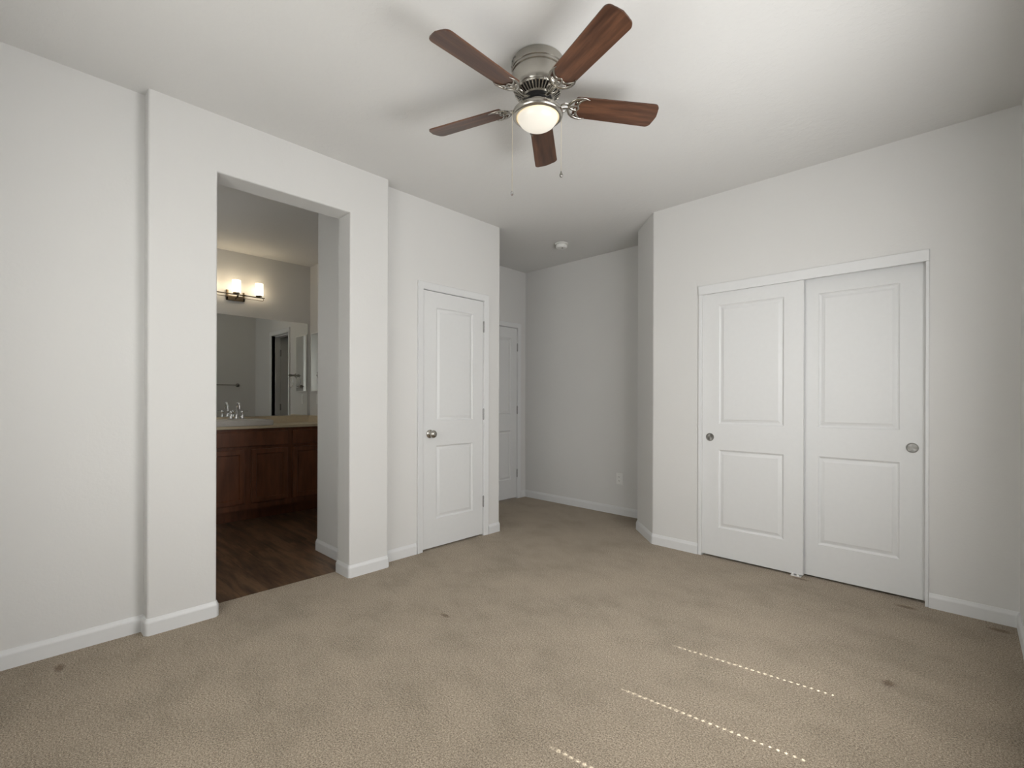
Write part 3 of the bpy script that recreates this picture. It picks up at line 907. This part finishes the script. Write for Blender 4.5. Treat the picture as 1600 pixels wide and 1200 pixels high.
# vanity light bar
vl = empty('vanity_light', (XM, 1.575, 2.27), label='bronze bathroom light bar with three glowing cylinder shades', cat='wall light')
bm = NB(); box(bm, (0, -.088, -.052), (.018, .088, -.012), .004); box(bm, (0, -.088, -.052), (.018, -.066, .056), .004); box(bm, (0, .070, -.052), (.018, .088, .046), .004)
box(bm, (0, -.07, -.03), (.010, .07, .0), .002)
obj('back_plate', bm, 'bronze', vl)
bm = NB()
box(bm, (.088, -.30, -.003), (.100, .262, .007), .002); box(bm, (.094, -.28, -.032), (.099, .242, -.027), .001)
tube(bm, [(.01, 0, -.03), (.05, 0, -.03), (.094, 0, -.008)], .008, 10)
tube(bm, [(.096, .242, -.029), (.096, .25, -.02), (.096, .244, -.002)], .003, 8); tube(bm, [(.096, -.28, -.029), (.096, -.288, -.02), (.096, -.282, -.002)], .003, 8)
obj('crossbar', bm, 'bronze', vl)
for yy in (-.232, -.014, .204):
    bm = NB(); lathe(bm, [(.008, .004), (.012, .008), (.030, .012), (.034, .022), (.030, .024)], 24, Matrix.Translation((.094, yy, 0))); h_ = obj('lamp_holder', bm, 'bronze', vl)
    bm = NB(); lathe(bm, [(.037, .022), (.0385, .026), (.0385, .150), (.0365, .150), (.0365, .030), (0, .030)], 32, Matrix.Translation((.094, yy, 0)), cap0=True, cap1=False)
    obj('lamp_shade', bm, 'shade', vl, 50)

# mirrored cabinet on the side wall
mc = empty('medicine_cabinet', (-5.355, YS, 1.27), label='narrow mirrored cabinet on the bathroom side wall', cat='medicine cabinet')
bm = NB(); box(bm, (-.150, -.020, 0), (.150, 0, .68), .003); obj('cabinet_frame', bm, 'white_plastic', mc)
bm = NB(); box(bm, (-.140, -.0225, .010), (.140, -.0195, .67), .001); obj('mirror_door', bm, 'mirror', mc)
# towel ring
tr = empty('towel_ring', (-5.165, YS, 1.475), label='nickel towel ring on the bathroom side wall', cat='towel ring')
mt = Matrix.Rotation(R(90), 4, 'X')
bm = NB(); lathe(bm, [(.030, 0), (.030, .006), (.022, .012), (.012, .022), (.010, .05), (.014, .062), (.018, .072), (.014, .084), (.007, .092), (0, .104)], 24, mt); obj('mounting_post', bm, 'dark_nickel', tr, 60)
bm = NB(); tube(bm, [(.07 * sin(R(a)), -.066, -.078 + .07 * cos(R(a))) for a in range(0, 360, 12)], .004, 10, closed=True); obj('ring', bm, 'chrome', tr, 60)
# towel bar on the end of the stub wall
tb = empty('towel_bar', (-3.705, 1.90, 1.377), label='thin towel bar reflected in the bathroom mirror', cat='towel bar')
mt = Matrix.Rotation(R(-90), 4, 'Y')
for s in (1, -1):
    bm = NB(); lathe(bm, [(.026, 0), (.026, .006), (.016, .012), (.011, .03), (.012, .066), (.009, .075), (0, .076)], 20, Matrix.Translation((0, s * .235, 0)) @ mt); obj('bracket', bm, 'dark_nickel', tb, 60)
bm = NB(); tube(bm, [(-.062, -.235, 0), (-.062, .235, 0)], .007, 12); obj('bar', bm, 'dark_nickel', tb, 60)
# small wall outlet on the side wall under the cabinet
ob = empty('switch_plate', (-5.36, YS, 1.185), label='small white switch plate under the mirrored cabinet', cat='switch plate')
bm = NB(); box(bm, (-.035, -.005, -.0575), (.035, 0, .0575), .002); obj('cover_plate', bm, 'white_plastic', ob)
bm = NB(); box(bm, (-.016, -.008, -.033), (.016, -.004, .033), .001); obj('rocker', bm, 'white_plastic', ob)
